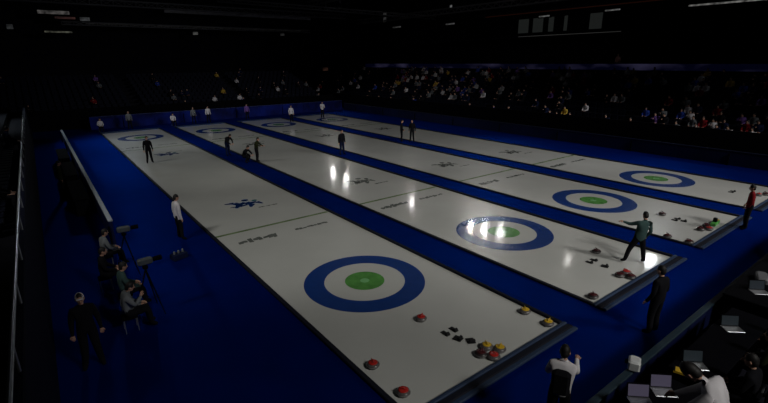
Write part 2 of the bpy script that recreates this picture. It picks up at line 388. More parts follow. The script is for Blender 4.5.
def body_mesh(pose, mats, fingers=True, face=True, lean=(0, 0), sub=1):
    keys = list(pose); idx = {k: i for i, k in enumerate(keys)}
    me = bpy.data.meshes.new('body'); me.from_pydata([pose[k] for k in keys], [(idx[a], idx[b]) for a, b, _ in BONES], [])
    ob = bpy.data.objects.new('body_tmp', me); COL.objects.link(ob)
    md = ob.modifiers.new('s', 'SKIN'); md.use_smooth_shade = True
    sv = me.skin_vertices[0].data
    for k in keys:
        r = RAD.get(k) or RAD[k[:-1]]; sv[idx[k]].radius = r; sv[idx[k]].use_root = (k == 'pel')
    if sub: sm = ob.modifiers.new('u', 'SUBSURF'); sm.levels = sub; sm.render_levels = sub
    bpy.context.view_layer.update()
    ev = ob.evaluated_get(bpy.context.evaluated_depsgraph_get()); em = ev.to_mesh()
    mb = MB(); vs = [v.co.copy() for v in em.vertices]; off = 0
    segs = [(Vector(pose[a]), Vector(pose[b]), k) for a, b, k in BONES]
    mb.v = [tuple(v) for v in vs]
    for p in em.polygons:
        c = Vector((0, 0, 0))
        for i in p.vertices: c += vs[i]
        c /= len(p.vertices); best = (9, 'top')
        for a, b, k in segs:
            d = b-a; tt = max(0, min(1, (c-a).dot(d)/d.length_squared)); dist = (c-a-d*tt).length
            if k == 'top': dist -= .02
            if dist < best[0]: best = (dist, k)
        mb.f.append(list(p.vertices)); mb.m.append(mb.mi(mats[best[1]]))
    ev.to_mesh_clear(); bpy.data.objects.remove(ob); bpy.data.meshes.remove(me)
    # head
    nk, hd = Vector(pose['nk']), Vector(pose['hd']); up = (hd-nk).normalized()
    fwd = Vector((0, 1, 0)); fwd = (fwd-up*fwd.dot(up)); fwd = fwd.normalized() if fwd.length > .05 else Vector((0, 0, -1)); rt = fwd.cross(up)
    mt = Matrix((rt, fwd, up)).transposed(); hc = hd+up*.03+fwd*.012
    mb.ell(hc, (.076, .095, .118), SKIN, 14, 10, mt=mt)
    mb.ell(hc+mt @ Vector((0, .045, -.075)), (.045, .045, .045), SKIN, 10, 6, mt=mt)
    if face:
        mb.tube([hc+mt @ Vector((0, .09, .015)), hc+mt @ Vector((0, .112, -.025)), hc+mt @ Vector((0, .088, -.035))], [.006, .015, .007], SKIN, 6)
        for s in (-1, 1):
            mb.ell(hc+mt @ Vector((s*.078, -.005, -.01)), (.012, .022, .033), SKIN, 8, 5, mt=mt)
            mb.ell(hc+mt @ Vector((s*.03, .085, .012)), (.014, .01, .008), mats['eye'], 8, 5, mt=mt)
        mb.box(hc+mt @ Vector((0, .09, -.058)), (.04, .012, .008), mats['lip'])
    if fingers:
        for q, sx in (('R', 1), ('L', -1)):
            wr, hn = Vector(pose['wr'+q]), Vector(pose['hn'+q]); d = (hn-wr).normalized()
            side = d.cross(Vector((0, 0, 1))); side = side.normalized() if side.length > .2 else Vector((0, 1, 0))
            nrm = side.cross(d)
            mb.ell(hn-d*.01, (.038, .038, .038), SKIN, 8, 6)
            for k, ln in enumerate((.062, .075, .07, .055)):
                b = hn+side*((k-1.5)*.02)+d*.015
                mb.tube([b, b+d*ln*.45, b+d*ln*.8-nrm*.012, b+d*ln-nrm*.03], [.010, .0095, .0085, .006], SKIN, 6)
            b = hn-d*.02+side*.035*sx
            mb.tube([b, b+d*.03+side*.02*sx, b+d*.055+side*.02*sx-nrm*.01], [.012, .010, .007], SKIN, 6)
    me = mb.mesh('body', True)
    hair = MB().ell(hc+mt @ Vector((0, -.012, .014)), (.084, .098, .118), HAIR, 14, 8, zmin=-.05, mt=mt)
    hair.ell(hc+mt @ Vector((0, -.045, -.02)), (.074, .062, .085), HAIR, 12, 8, mt=mt)
    return me, hair.mesh('hair', True)
DARKEYE = mat('eye_dark', (.01, .01, .01), .3); LIP = mat('lip', (.28, .1, .08), .6)
def mats_of(top, leg, shoe=C_BLACK): return dict(top=top, leg=leg, shoe=shoe, skin=SKIN, eye=DARKEYE, lip=LIP)
def person(label, loc, rz, pose, top, leg, extra=None, scale=1, name='person', group=None, cat='person', **kw):
    me, hm = body_mesh(pose, mats_of(top, leg), **kw)
    t = tag(empty(name, loc, rz), label, cat, group); t.scale = (scale,)*3
    b = bpy.data.objects.new('body', me); COL.objects.link(b); b.parent = t
    h = bpy.data.objects.new('hair', hm); COL.objects.link(h); h.parent = t
    if extra: extra(t)
    return t
STAND = norm_pose()
RELAX = norm_pose(wrR=(.26, .02, .90), hnR=(.26, .04, .83), wrL=(-.26, .02, .90), hnL=(-.26, .04, .83), hpR=(.10, 0, .9), anR=(.16, 0, .09), toR=(.2, .15, .035), anL=(-.15, 0, .09), toL=(-.18, .15, .035))
STRIDE = norm_pose(knR=(.13, .22, .52), anR=(.14, .30, .09), toR=(.15, .46, .04), knL=(-.13, -.10, .52), anL=(-.15, -.34, .12), toL=(-.16, -.20, .035),
                   pel=(0, 0, .90), hpR=(.09, 0, .86), hpL=(-.09, 0, .86), sp=(0, .02, 1.10), ch=(0, .04, 1.30), nk=(0, .07, 1.46), hd=(.0, .12, 1.60),
                   shR=(.18, .04, 1.38), shL=(-.18, .05, 1.38), elL=(-.34, .26, 1.36), wrL=(-.38, .52, 1.38), hnL=(-.38, .59, 1.38),
                   elR=(.24, -.1, 1.12), wrR=(.24, .06, .92), hnR=(.24, .1, .86))
# player in mid stride: legs spread sideways (towards camera left), one arm pointing to image left
ARMOUT = norm_pose(pel=(0, 0, .88), hpR=(.09, 0, .84), hpL=(-.09, 0, .84), knR=(.20, .04, .46), anR=(.24, -.02, .09), toR=(.27, .14, .035),
                   knL=(-.24, .06, .48), anL=(-.36, .02, .10), toL=(-.41, .17, .04), sp=(.04, .02, 1.08), ch=(.09, .03, 1.28), nk=(.13, .05, 1.44), hd=(.14, .10, 1.58),
                   shR=(.27, .02, 1.34), shL=(-.08, .06, 1.37), elR=(.34, .0, 1.08), wrR=(.28, .12, .88), hnR=(.27, .15, .81),
                   elL=(-.24, .22, 1.27), wrL=(-.42, .30, 1.33), hnL=(-.49, .31, 1.34))
CROUCH = norm_pose(pel=(0, -.14, .42), hpR=(.10, -.12, .40), hpL=(-.10, -.12, .40), knR=(.16, .26, .52), anR=(.15, .06, .09), toR=(.16, .22, .035),
                   knL=(-.16, .24, .46), anL=(-.15, .02, .09), toL=(-.16, .18, .035), sp=(0, -.08, .60), ch=(0, .04, .78), nk=(0, .13, .90), hd=(0, .20, 1.01),
                   shR=(.18, .08, .84), shL=(-.18, .08, .84), elR=(.24, .26, .66), wrR=(.14, .40, .55), hnR=(.10, .45, .51), elL=(-.24, .26, .66), wrL=(-.14, .40, .56), hnL=(-.1, .46, .52))
LEAN = norm_pose(pel=(0, -.05, .92), sp=(0, .03, 1.09), ch=(0, .14, 1.26), nk=(0, .26, 1.38), hd=(0, .36, 1.47), shR=(.18, .18, 1.32), shL=(-.18, .18, 1.32),
                 elR=(.22, .32, 1.08), wrR=(.12, .46, .92), hnR=(.08, .5, .86), elL=(-.22, .32, 1.1), wrL=(-.12, .46, .95), hnL=(-.08, .51, .89))
SIT = norm_pose(pel=(0, 0, .50), hpR=(.10, .02, .49), hpL=(-.10, .02, .49), knR=(.13, .42, .52), knL=(-.13, .42, .52), anR=(.13, .44, .10), anL=(-.13, .44, .10),
                toR=(.14, .58, .035), toL=(-.14, .58, .035), sp=(0, -.02, .68), ch=(0, .0, .88), nk=(0, .03, 1.04), hd=(0, .06, 1.17), shR=(.18, .0, .96), shL=(-.18, .0, .96),
                elR=(.24, .08, .70), wrR=(.14, .30, .62), hnR=(.11, .36, .61), elL=(-.24, .08, .70), wrL=(-.14, .30, .62), hnL=(-.11, .36, .61))
REACH = norm_pose(ch=(0, .03, 1.33), nk=(0, .06, 1.48), hd=(0, .10, 1.61), elR=(.22, .22, 1.22), wrR=(.20, .46, 1.28), hnR=(.20, .53, 1.3), elL=(-.24, .12, 1.16), wrL=(-.18, .34, 1.12), hnL=(-.17, .40, 1.12),
                  shR=(.18, .03, 1.41), shL=(-.18, .03, 1.41))
def facing(dx, dy): return math.atan2(-dx, dy)
person('person in grey top and dark trousers striding with one arm stretched out', (7.68, -4.45, 0), facing(-.6, -.8)+PI, ARMOUT, C_TEAL, C_BLACK)
person('person all in black standing on blue carpet beside the second end board', (3.87, -6.58, .012), facing(.2, 1), STAND, C_BLACK, C_BLACK)
person('person in a red jacket standing at the right end of the third sheet', (14.05, -5.62, .012), facing(-.4, 1), norm_pose(wrR=(.30, .05, .96), elR=(.33, 0, 1.16), elL=(-.33, 0, 1.16), wrL=(-.28, .1, .96), hnR=(.28, .1, .9), hnL=(-.25, .16, .92)), C_RED, C_BLACK)
person('dark figure standing at the far end of the nearest ice sheet', (-1.60, 22.6, 0), facing(0, -1), RELAX, C_BLACK, C_BLACK)
person('dark-clothed player standing left of two others on the second sheet edge', (3.27, 21.6, .012), facing(.4, -.9), LEAN, C_BLACK, C_NAVY, scale=.98)
person('crouching dark-clothed player on the first blue walkway', (3.42, 18.55, .012), facing(.6, -.8), CROUCH, C_BLACK, C_BLACK)
person('player in dark olive holding one arm out beside the crouching player', (4.05, 18.2, 0.012), facing(.7, -.6), norm_pose(elR=(.30, .16, 1.24), wrR=(.36, .42, 1.2), hnR=(.37, .49, 1.2), elL=(-.26, .2, 1.2), wrL=(-.2, .42, 1.12), hnL=(-.18, .48, 1.12), ch=(0, .06, 1.33), nk=(0, .11, 1.48), hd=(0, .15, 1.60), shR=(.18, .07, 1.4), shL=(-.18, .07, 1.4)), C_DKGREEN, C_BLACK, scale=.95)
person('dark-clothed person standing alone on the second blue walkway', (9.735, 16.74, .012), facing(0, -1), RELAX, C_BLACK, C_NAVY)
person('dark-clothed person on the third blue walkway, left of a pair', (16.38, 18.2, .012), facing(.6, -.6), norm_pose(wrR=(.3, .2, 1.0), hnR=(.3, .26, .98)), C_BLACK, C_BLACK)
person('dark-clothed person on the third blue walkway, right of a pair', (17.05, 17.65, .012), facing(-.6, -.4), RELAX, C_BLACK, C_BLACK)
person('official in white top and dark trousers at the far end, left of two', (15.1, 35.6, 0), facing(-.3, -1), STAND, C_WHITE, C_BLACK, scale=1.02)
person('official in white top and dark trousers at the far end, right of two', (19.6, 36.7, .0), facing(-.3, -1), REACH, C_WHITE, C_BLACK, scale=1.08)
person('official in white top and dark trousers beside the left edge of nearest sheet', (-3.55, 7.0, .012), facing(1, .2), RELAX, C_WHITE, C_BLACK, scale=.98)
def pack(t):
    MB().box((0, -.17, 1.22), (.30, .16, .46), C_BLACK, bev=.05).build('backpack', t)
person('person in white jacket with dark backpack reaching out beside the front barrier', (-.72, -6.92, .012), facing(.9, .45), REACH, C_WHITE, C_BLACK, extra=pack, scale=1.0)
# far end officials, standing and seated in front of the far boards
for (x, y, ps, lab) in [(-2.35, 40.8, SIT, 'seated official in white at the far end, behind nearest sheet'),
                        (.2, 41.2, RELAX, 'official in grey standing at the far end behind nearest sheet'),
                        (4.2, 40.9, SIT, 'seated official in white behind the first blue walkway'),
                        (7.9, 41.2, RELAX, 'pale-clothed official standing behind the far end of second sheet'),
                        (6.3, 41.0, RELAX, 'dim grey official standing behind the far end of second sheet'),
                        (12.2, 41.0, RELAX, 'violet-jacketed official standing behind the far end of third sheet')]:
    tp = C_WHITE if 'white' in lab or 'pale' in lab else (C_PURPLE if 'violet' in lab else C_GREY)
    person(lab, (x, y, .012), PI, ps, tp, C_BLACK, fingers=False)
    if ps is SIT:
        c = thing('folding_chair', 'black folding chair under the ' + lab.split(',')[0].replace('seated ', ''), 'chair', (x, y, .012), PI)
        c['label'] = 'black folding chair at the far end behind the ' + ('nearest sheet' if x < 0 else 'first blue walkway')
        MB().box((0, -.02, .385), (.42, .42, .04), C_BLACK, bev=.01).build('seat', c)
        MB().box((0, -.24, .68), (.42, .03, .38), C_BLACK, bev=.01).build('backrest', c)
        for lx in (-.19, .19):
            for ly in (-.2, .17): MB().tube([(lx, ly, 0), (lx, ly, .37)], .012, METAL, 6).build('leg', c)

# ------------------------------------------------------------------ perimeter boards
def board(name, label, x0, y0, x1, y1, h, M, rail, th=.08, z=.012, sec=3.0):
    L_ = math.hypot(x1-x0, y1-y0); rz = math.atan2(y1-y0, x1-x0)
    t = thing(name, label, 'barrier', ((x0+x1)/2, (y0+y1)/2, z), rz)
    n = max(1, round(L_/sec)); w_ = L_/n
    for k in range(n): MB().box((-L_/2+(k+.5)*w_, 0, h/2-.02), (w_-.015, th, h-.04), M, bev=.012).build('board_panel', t)
    MB().box((0, 0, h-.01), (L_, th+.05, .05), rail, bev=.01).build('top_rail', t)
    for k in range(n+1): MB().box((-L_/2+k*w_, -th*.9 if k % 2 else th*.9, h*.4), (.05, .06, h*.8), BLACK).build('post', t)
    return t
board('perimeter_barrier', 'long low barrier with pale top rail left of the nearest sheet', -5.62, 7.7, -5.62, 36.5, 1.0, BOARDD, mat('pale_rail', (.30, .33, .36), .4), .10)
board('perimeter_barrier', 'blue barrier with dim teal top rail in front of the media benches', -7.2, -7.42, 25.8, -7.42, .95, BOARDD, mat('teal_rail', (.008, .022, .035), .6), .08)
board('perimeter_barrier', 'dark barrier between blue carpet and the right-hand stand', 26.6, -7.2, 26.6, 43.0, .9, BOARDD, mat('dark_rail', (.006, .01, .03), .5), .08)
board('perimeter_barrier', 'blue barrier across the far end of the hall', -3.0, 43.2, 26.4, 43.2, 1.25, BOARD, mat('navy_rail', (.01, .02, .1), .5), .08)

# ------------------------------------------------------------------ stands (stepped terraces)
def terrace(axis, start, step, dirn, n, a0, a1, z0, rise, base=0.0):
    mb = MB()
    for k in range(n):
        d0 = start+dirn*step*k; d1 = start+dirn*step*(k+1) if k < n-1 else start+dirn*step*(k+1)
        lo, hi = min(d0, d1), max(d0, d1); zt = z0+rise*k
        if axis == 'x': mb.box(((lo+hi)/2, (a0+a1)/2, (zt+base)/2), (hi-lo, a1-a0, zt-base), CONC)
        else: mb.box(((a0+a1)/2, (lo+hi)/2, (zt+base)/2), (a1-a0, hi-lo, zt-base), CONC)
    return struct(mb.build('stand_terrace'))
NR, NF = 12, 11
terrace('x', 28.0, 1.15, 1, NR, -14, 62, .9, .335)            # right-hand stand
terrace('y', 45.0, 1.15, 1, NF, -14, 26, .9, .36)             # far stand
terrace('x', -7.9, 1.0, -1, 10, -14, 44, 2.1, .42)            # left stand
terrace('y', -11.2, 1.0, -1, 8, -6.2, 26, 1.4, .42)           # near stand under the camera
struct(MB().box((10, -9.4, .25), (33, 3.7, .47), CONC).build('media_platform'))
# front parapets
def parapet(c, d, M, label):
    o = MB().box((0, 0, 0), d, M, bev=.02).build('parapet', loc=c); return struct(o)
parapet((27.9, 24, 1.0), (.15, 76, 1.95), BLACK, '')
parapet((6, 44.9, 1.0), (40, .15, 1.95), BLACK, '')
parapet((-7.75, 15, 1.45), (.16, 58, 2.86), mat('blue_parapet', (.001, .002, .012), .8, .1), '')

# LED ribbon along the upper tier front
def ribbon_mat(name, base, hi, sc, e):
    M = bpy.data.materials.new(name); M.use_nodes = True; n = M.node_tree.nodes; L = M.node_tree.links; b = n['Principled BSDF']
    b.inputs['Base Color'].default_value = (.002, .002, .006, 1)
    t = n.new('ShaderNodeTexCoord'); mp = n.new('ShaderNodeMapping'); mp.inputs['Scale'].default_value = (sc, sc, .6)
    x = n.new('ShaderNodeTexNoise'); x.inputs['Scale'].default_value = 1; x.inputs['Detail'].default_value = 3
    L.new(t.outputs['Object'], mp.inputs[0]); L.new(mp.outputs[0], x.inputs['Vector'])
    r = n.new('ShaderNodeValToRGB'); r.color_ramp.elements[0].position = .5; r.color_ramp.elements[0].color = (*base, 1)
    r.color_ramp.elements[1].position = .72; r.color_ramp.elements[1].color = (*hi, 1)
    L.new(x.outputs['Fac'], r.inputs[0]); L.new(r.outputs[0], b.inputs['Emission Color']); b.inputs['Emission Strength'].default_value = e
    return M
RB = ribbon_mat('led_ribbon', (.0006, .0008, .006), (.022, .020, .045), .22, .7)
t = thing('led_ribbon_board', 'dim blue lit ribbon board above the right-hand stand', 'ribbon board', (42.2, 27, 5.1))
MB().box((0, 0, .45), (.2, 66, .9), BLACK).build('housing', t)
MB().box((-.12, 0, .45), (.05, 65.6, .62), RB).build('led_screen', t)
struct(MB().box((47.6, 27, 5.0), (10.6, 66.4, .2), CONC).build('upper_deck'))
struct(MB().box((42.4, 27, 2.4), (.3, 76, 5.0), BLACK).build('wall_right'))
# upper tier rows behind the ribbon, then dark press box with glowing windows
struct(MB().box((50.3, 24, 9.28), (5.2, 60, .25), CONC).build('press_box_floor'))
t = thing('press_box', 'dark press box with square grey-lit windows high on the right', 'press box', (49.0, 25, 9.4))
MB().box((0, 0, 1.5), (.25, 34, 3.0), BLACK).build('front_wall', t)
PANE = mat('dim_window', (.02, .02, .02), .3, emis=.011, ecol=(.8, .9, .85))
for yy, ww in [(6.2, 1.7), (3.9, 1.6), (1.9, .8), (-4.2, 1.6), (-.2, .5)]:
    f = MB()
    f.box((-.16, yy, .40), (.08, ww+.2, .1), CONC); f.box((-.16, yy, 2.30), (.08, ww+.2, .1), CONC)
    f.box((-.16, yy-ww/2-.05, 1.35), (.08, .1, 2.0), CONC); f.box((-.16, yy+ww/2+.05, 1.35), (.08, .1, 2.0), CONC)
    f = f.build('window_frame', t); MB().box((-.15, yy, 1.35), (.04, ww, 1.8), PANE).build('window_pane', f)
MB().box((-1.36, -1, -.06), (.08, 14, .07), mat('lit_strip', (.1, .1, .1), .4, emis=.018, ecol=(1, .98, .95))).build('light_strip', t)
MB().box((-.2, -1, 3.0), (.3, 28, .12), mat('red_dim', (.05, .01, .01), .4, emis=.006, ecol=(1, .25, .1))).build('red_trim', t)
struct(MB().box((50.0, 25, 12.55), (4.5, 60, .2), CONC).build('press_box_roof'))

# ceiling trusses and gantries (square lattice beams)
def truss(label, p0, p1, s=.7, M=METAL):
    p0, p1 = Vector(p0), Vector(p1); L_ = (p1-p0).length; d = (p1-p0).normalized()
    t = thing('roof_truss', label, 'truss', tuple(p0)); sd = d.cross(Vector((0, 0, 1))).normalized(); up = Vector((0, 0, 1))
    c = [sd*s/2+up*s/2, -sd*s/2+up*s/2, -sd*s/2-up*s/2, sd*s/2-up*s/2]
    for q in c: MB().tube([q, q+d*L_], .06, M, 6).build('chord', t)
    web = MB(); n = max(2, int(L_/1.4))
    for k in range(n):
        a, b = d*(L_*k/n), d*(L_*(k+1)/n)
        for j in range(4):
            q, r_ = c[j], c[(j+1) % 4]
            web.tube([a+q, b+r_], .03, M, 4); web.tube([a+q, a+r_], .025, M, 4)
    web.build('web_bracing', t)
    return t
TR = mat('dark_truss', (.12, .12, .13), .5)
truss('roof truss carrying the lamp row above the right-hand stand', (36.4, 2, 16.4), (36.4, 70, 16.4), M=TR)
truss('roof truss crossing the hall over the far stand', (-14, 66, 14.2), (42, 66, 14.2), M=TR)
truss('slender roof truss low along the far upper tier', (-2, 69, 11.6), (36, 69, 11.6), .4, TR)
truss('roof truss running along the right upper tier', (45, -10, 13.4), (45, 66, 13.4), M=TR)
truss('roof truss high across the far right corner', (20, 70, 16), (50, 50, 13.2), .5, TR)
truss('roof truss high across the hall behind the camera', (-26, -22, 16.8), (32, -22, 16.8), M=TR)
truss('roof truss along the left side above the left stand', (-16, -18, 16.8), (-16, 40, 16.8), M=TR)

# lamp row on the far truss: recessed downlights
def lamp(loc, e, k, label, tilt=0):
    t = thing('truss_lamp', label, 'lamp', loc, 0, 'lamps on the roof trusses')
    hs = MB(); r = .62
    hs.lathe((0, 0, 0), [(r, -.26), (r+.03, -.26), (r+.03, .25), (.3, .45), (.28, .45), (r, .22)], BLACK, 24).build('housing', t)
    MB().lathe((0, 0, .0), [(r-.02, 0), (r-.02, .04)], mat('lamp_lens', (.9, .9, .9), .3, emis=2, ecol=(1, .97, .9)), 24).build('lens', t)
    MB().tube([(0, 0, .45), (0, 0, 1.1)], .05, METAL, 8).build('yoke', t)
    return t
PLACES = ['farthest of the row', 'second farthest of the row', 'alone at middle of row', 'left of the bright trio', 'middle of the bright trio', 'right of the bright trio', 'nearest of the row']
for k, a in enumerate(TRUSS): lamp(a[0], 2, k, 'round black downlight on the right-hand truss, '+PLACES[k])
for k, a in enumerate(ADDED_FLOODS):  # housings for the added floods, all out of view
    x, y, z = a[0]; d = (Vector(a[1])-Vector(a[0])).normalized()
    t = thing('fill_lamp', 'black floodlight added behind the camera, number %d' % k, 'lamp', (x, y, z+.0), 0, 'floods added to light the ice')
    t['label'] = 'black floodlight added out of view to light the ice'
    mt = d.to_track_quat('Z', 'Y').to_matrix()
    hb = MB(); n = 20
    for r0, z0, r1, z1 in [(.7, -.75, .7, -.1), (.7, -.75, .3, -1.2)]:
        vs = [mt @ Vector((r0*math.cos(2*PI*i/n), r0*math.sin(2*PI*i/n), z0)) for i in range(n)]+[mt @ Vector((r1*math.cos(2*PI*i/n), r1*math.sin(2*PI*i/n), z1)) for i in range(n)]
        hb.add(vs, [[i, (i+1) % n, n+(i+1) % n, n+i] for i in range(n)], BLACK)
    hb.add([mt @ Vector((.3*math.cos(2*PI*i/n), .3*math.sin(2*PI*i/n), -1.2)) for i in range(n)], [list(range(n))], BLACK)
    hb.build('housing', t)
    MB().tube([mt @ Vector((0, 0, -1.1)), (mt @ Vector((0, 0, -1.1)))+Vector((0, 0, 1.2))], .05, METAL, 8).build('yoke', t)

# small gallery lights and signs on the far wall and ceiling
def gallery(label, loc, size, e, col, name='gallery_light'):
    t = thing(name, label, 'light', loc)
    MB().box((0, .1, 0), (size[0]+.3, .2, size[1]+.25), BLACK, bev=.03).build('housing', t)
    back = 75.99-loc[1] if loc[0] < 45 else (52.97-loc[0] if loc[0] < 48 else .62)
    MB().tube([(0, .15, 0), (0, back, 0)], .06, BLACK, 6).build('wall_arm', t)
    MB().box((0, -.03, 0), (size[0], .08, size[1]), mat('glow_%d_%d' % (int(loc[0]*10), int(loc[2]*10)), (.05, .05, .05), .4, emis=e, ecol=col), bev=min(size)*.45).build('diffuser', t)
    gm = MC['glow_%d_%d' % (int(loc[0]*10), int(loc[2]*10))]; gn = gm.node_tree.nodes; gl = gm.node_tree.links
    nz = gn.new('ShaderNodeTexNoise'); nz.inputs['Scale'].default_value = 1.6; gl.new(gn['Texture Coordinate'].outputs['Object'], nz.inputs['Vector'])
    mr = gn.new('ShaderNodeMapRange'); mr.inputs[1].default_value = .35; mr.inputs[2].default_value = .65; mr.inputs[3].default_value = e*.1; mr.inputs[4].default_value = e*1.1
    gl.new(nz.outputs['Fac'], mr.inputs[0]); gl.new(mr.outputs[0], gn['Principled BSDF'].inputs['Emission Strength'])
    return t
gallery('broad whitish gallery light high at the far left', (-2.6, 70, 13.0), (3.6, .45), .055, (1, .93, .9))
gallery('dim red sign just under the broad light at the far left', (-1.4, 70, 12.35), (2.4, .3), .022, (1, .35, .3), 'lit_sign')
gallery('small pale light right of the red sign', (0.9, 70, 12.3), (1.2, .5), .035, (.9, .95, 1))
gallery('thin yellowish light strip at the far left, lowest of its group', (-2.5, 70, 10.5), (3.2, .22), .05, (1, 1, .75))
gallery('round faint light at the far left edge', (-7.7, 70, 11.0), (.7, .6), .02, (.9, .95, 1))
gallery('long dim light strip along the far upper tier', (18, 70.5, 11.75), (34, .18), .007, (1, 1, .95))
gallery('small white lamp on the far upper tier', (15.8, 70, 10.8), (.8, .45), .05, (1, 1, .95))
gallery('small grey lamp in the middle of the far upper tier', (31, 70, 11.0), (.8, .4), .016, (1, 1, 1))
gallery('long dim gantry glow high over the far end', (25, 72, 14.1), (26, .5), .004, (.8, .8, 1))
gallery('orange exit light low above the far stand', (39.6, 70, 4.85), (1.2, .6), .02, (1, .45, .3))
def gallery_x(label, loc, size, e, col):
    o = gallery(label, loc, size, e, col); o.rotation_euler = (0, 0, -PI/2); return o
gallery_x('star-bright small lamp on the right upper tier', (47.5, 44, 14.3), (.5, .5), .14, (.95, .97, 1))
gallery_x('pale light strip below the star-bright lamp', (47.5, 44.1, 11.8), (2.0, .22), .05, (1, 1, 1))
gallery_x('pale upright light near the far right corner', (47.5, 61, 14.0), (.9, 1.6), .03, (1, 1, 1))
gallery_x('dim light strip near the far right corner', (47.5, 57.5, 12.1), (2.4, .25), .03, (1, 1, 1))
gallery_x('bright slim strip above the press box windows, left one', (48.2, 27.6, 11.75), (1.6, .18), .08, (1, 1, 1))
gallery_x('bright slim strip above the press box windows, right one', (48.2, 18.6, 11.75), (1.8, .16), .10, (1, .97, .93))
gallery_x('bright long strip at the upper right of the hall', (47.5, 7.2, 11.42), (6.5, .16), .14, (1, .98, .95))

# ------------------------------------------------------------------ seats and spectators
def seat_mesh():
    mb = MB()
    mb.box((0, .0, .375), (.46, .40, .05), SEATM, bev=.015); mb.box((0, -.20, .66), (.46, .05, .42), SEATM, bev=.015)
    mb.box((-.2, -.05, .18), (.04, .3, .36), BLACK); mb.box((.2, -.05, .18), (.04, .3, .36), BLACK)
    return mb
sm = seat_mesh(); seat_me = sm.mesh('stand_seat')
cands = []
for k in range(NR-1):
    y = -6.0
    while y < 58:
        if not (int((y+6)/.62) % 22 in (20, 21)): cands.append((28.0+1.15*k+.5, y, .9+.335*k, PI/2, 0))   # faces -x
        y += .62
for k in range(NF-1):
    x = -10
    while x < 25:
        if not (int((x+10)/.62) % 20 in (18, 19)): cands.append((x, 45.0+1.15*k+.5, .9+.36*k, PI, 1))
        x += .62
for k in range(4):
    y = -6.0
    while y < 20:
        cands.append((-7.9-1.0*k-.5, y, 2.1+.42*k, -PI/2, 2)); y += .62
camp = Vector((-6.987, -10.232, 6.378))
def vis(c):
    d = Vector(c[:3])+Vector((0, 0, .7))-camp; z = d.dot(F)
    if z < .3: return None
    x, y = 384+FPX*d.dot(R2)/z, 201.5-FPX*d.dot(U2)/z
    return (x, y, z) if -10 < x < 778 and -5 < y < 410 else None
inview = [(vis(c)[2], c) for c in cands if vis(c)]
inview.sort(key=lambda q: q[0])
near = [c for _, c in inview[:300]]; rest = [c for _, c in inview[300:]]
WHERE = ['right-hand stand', 'far stand', 'left stand']
for c in near:
    o = bpy.data.objects.new('stand_seat', seat_me); COL.objects.link(o); o.location = c[:3]; o.rotation_euler = (0, 0, c[3])
    tag(o, 'dark plastic tip-up seat in a row of the '+WHERE[c[4]], 'seat', 'seats in the '+WHERE[c[4]])
# seated spectators: every one an object of its own
TOPS = [('dark', C_BLACK, 4), ('navy', C_NAVY, 4), ('grey', C_GREY, 4), ('white', C_WHITE, 2.2), ('blue', C_BLUE, 1.6), ('yellow', C_YEL, .8), ('violet', C_PURPLE, .7), ('red', C_RED, 1.2)]
SITB = dict(SIT); SITB.update(hd=(.03, .10, 1.15), nk=(.01, .06, 1.03), ch=(0, .04, .87), elR=(.26, .14, .74), wrR=(.08, .30, .84), hnR=(.05, .33, .90))
spec = {}
for nm, M, wt in TOPS:
    spec[nm] = [body_mesh(ps, mats_of(M, C_BLACK), fingers=False, face=False, sub=0) for ps in (SIT, SITB)]
rr = random.Random(12); pool = []
for z, c in inview:
    p = vis(c)
    dens = {0: .16, 1: .12, 2: .05}[c[4]]
    if c[4] == 0:
        if 395 < p[0] < 530 and p[1] < 100: dens = .42
        if 530 <= p[0] <= 690: dens = .3
        if p[0] > 690: dens = .42
        if p[0] < 370: dens = .08
    if c[4] == 1 and p[0] < 170: dens = .03
    if c[4] == 2 and p[1] < 230: dens = .02
    if rr.random() < dens: pool.append(c)
rr.shuffle(pool); pool = pool[:290]
taken = set(pool)
mb = MB()
for c in [q for q in rest if q not in taken]:
    mt = Matrix.Rotation(c[3], 3, 'Z')
    for b, d in (((0, 0, .375), (.46, .4, .05)), ((0, -.2, .66), (.46, .05, .42))):
        mb.box(mt @ Vector(b)+Vector(c[:3]), d, SEATM, rot=c[3])
tag(mb.build('stand_seat'), 'rows of distant dark seats filling the far parts of the stands', 'seats', None, 'stuff')

names = [t_[0] for t_ in TOPS]; wts = [t_[2] for t_ in TOPS]
for c in pool:
    p = vis(c); wt = list(wts)
    if c[4] == 0 and 395 < p[0] < 530: wt[5] = 1.6; wt[3] = 3
    if c[4] == 0 and p[0] > 690: wt[3] = 5
    nm = rr.choices(names, wt)[0]; me, hm = spec[nm][rr.random() < .4]
    t = empty('spectator', (c[0], c[1], c[2]-.02), c[3]+rr.uniform(-.1, .1))
    t.scale = (rr.uniform(.93, 1.05),)*3
    tag(t, 'seated spectator in a %s top in the %s' % (nm, WHERE[c[4]]), 'person', 'spectators in %s tops in the %s' % (nm, WHERE[c[4]]))
    b = bpy.data.objects.new('body', me); COL.objects.link(b); b.parent = t
    h = bpy.data.objects.new('hair', hm); COL.objects.link(h); h.parent = t
person('pink-clothed person standing behind the ribbon board above the right stand', (43.0, 14.6, 5.1), PI/2, RELAX, mat('cloth_pink', (.45, .25, .22), .9), C_BLACK, fingers=False, scale=1.0)

# ------------------------------------------------------------------ left stand rail
t = thing('hand_rail', 'pale metal handrail on top of the left stand parapet', 'railing', (-7.72, 2, 2.88))
MB().tube([(0, -8, .38), (0, 24, .38)], .028, METAL, 8).build('top_rail', t)
for k in range(17):
    MB().tube([(0, -8+k*2, 0), (0, -8+k*2, .38)], .02, METAL, 6).build('post', t)

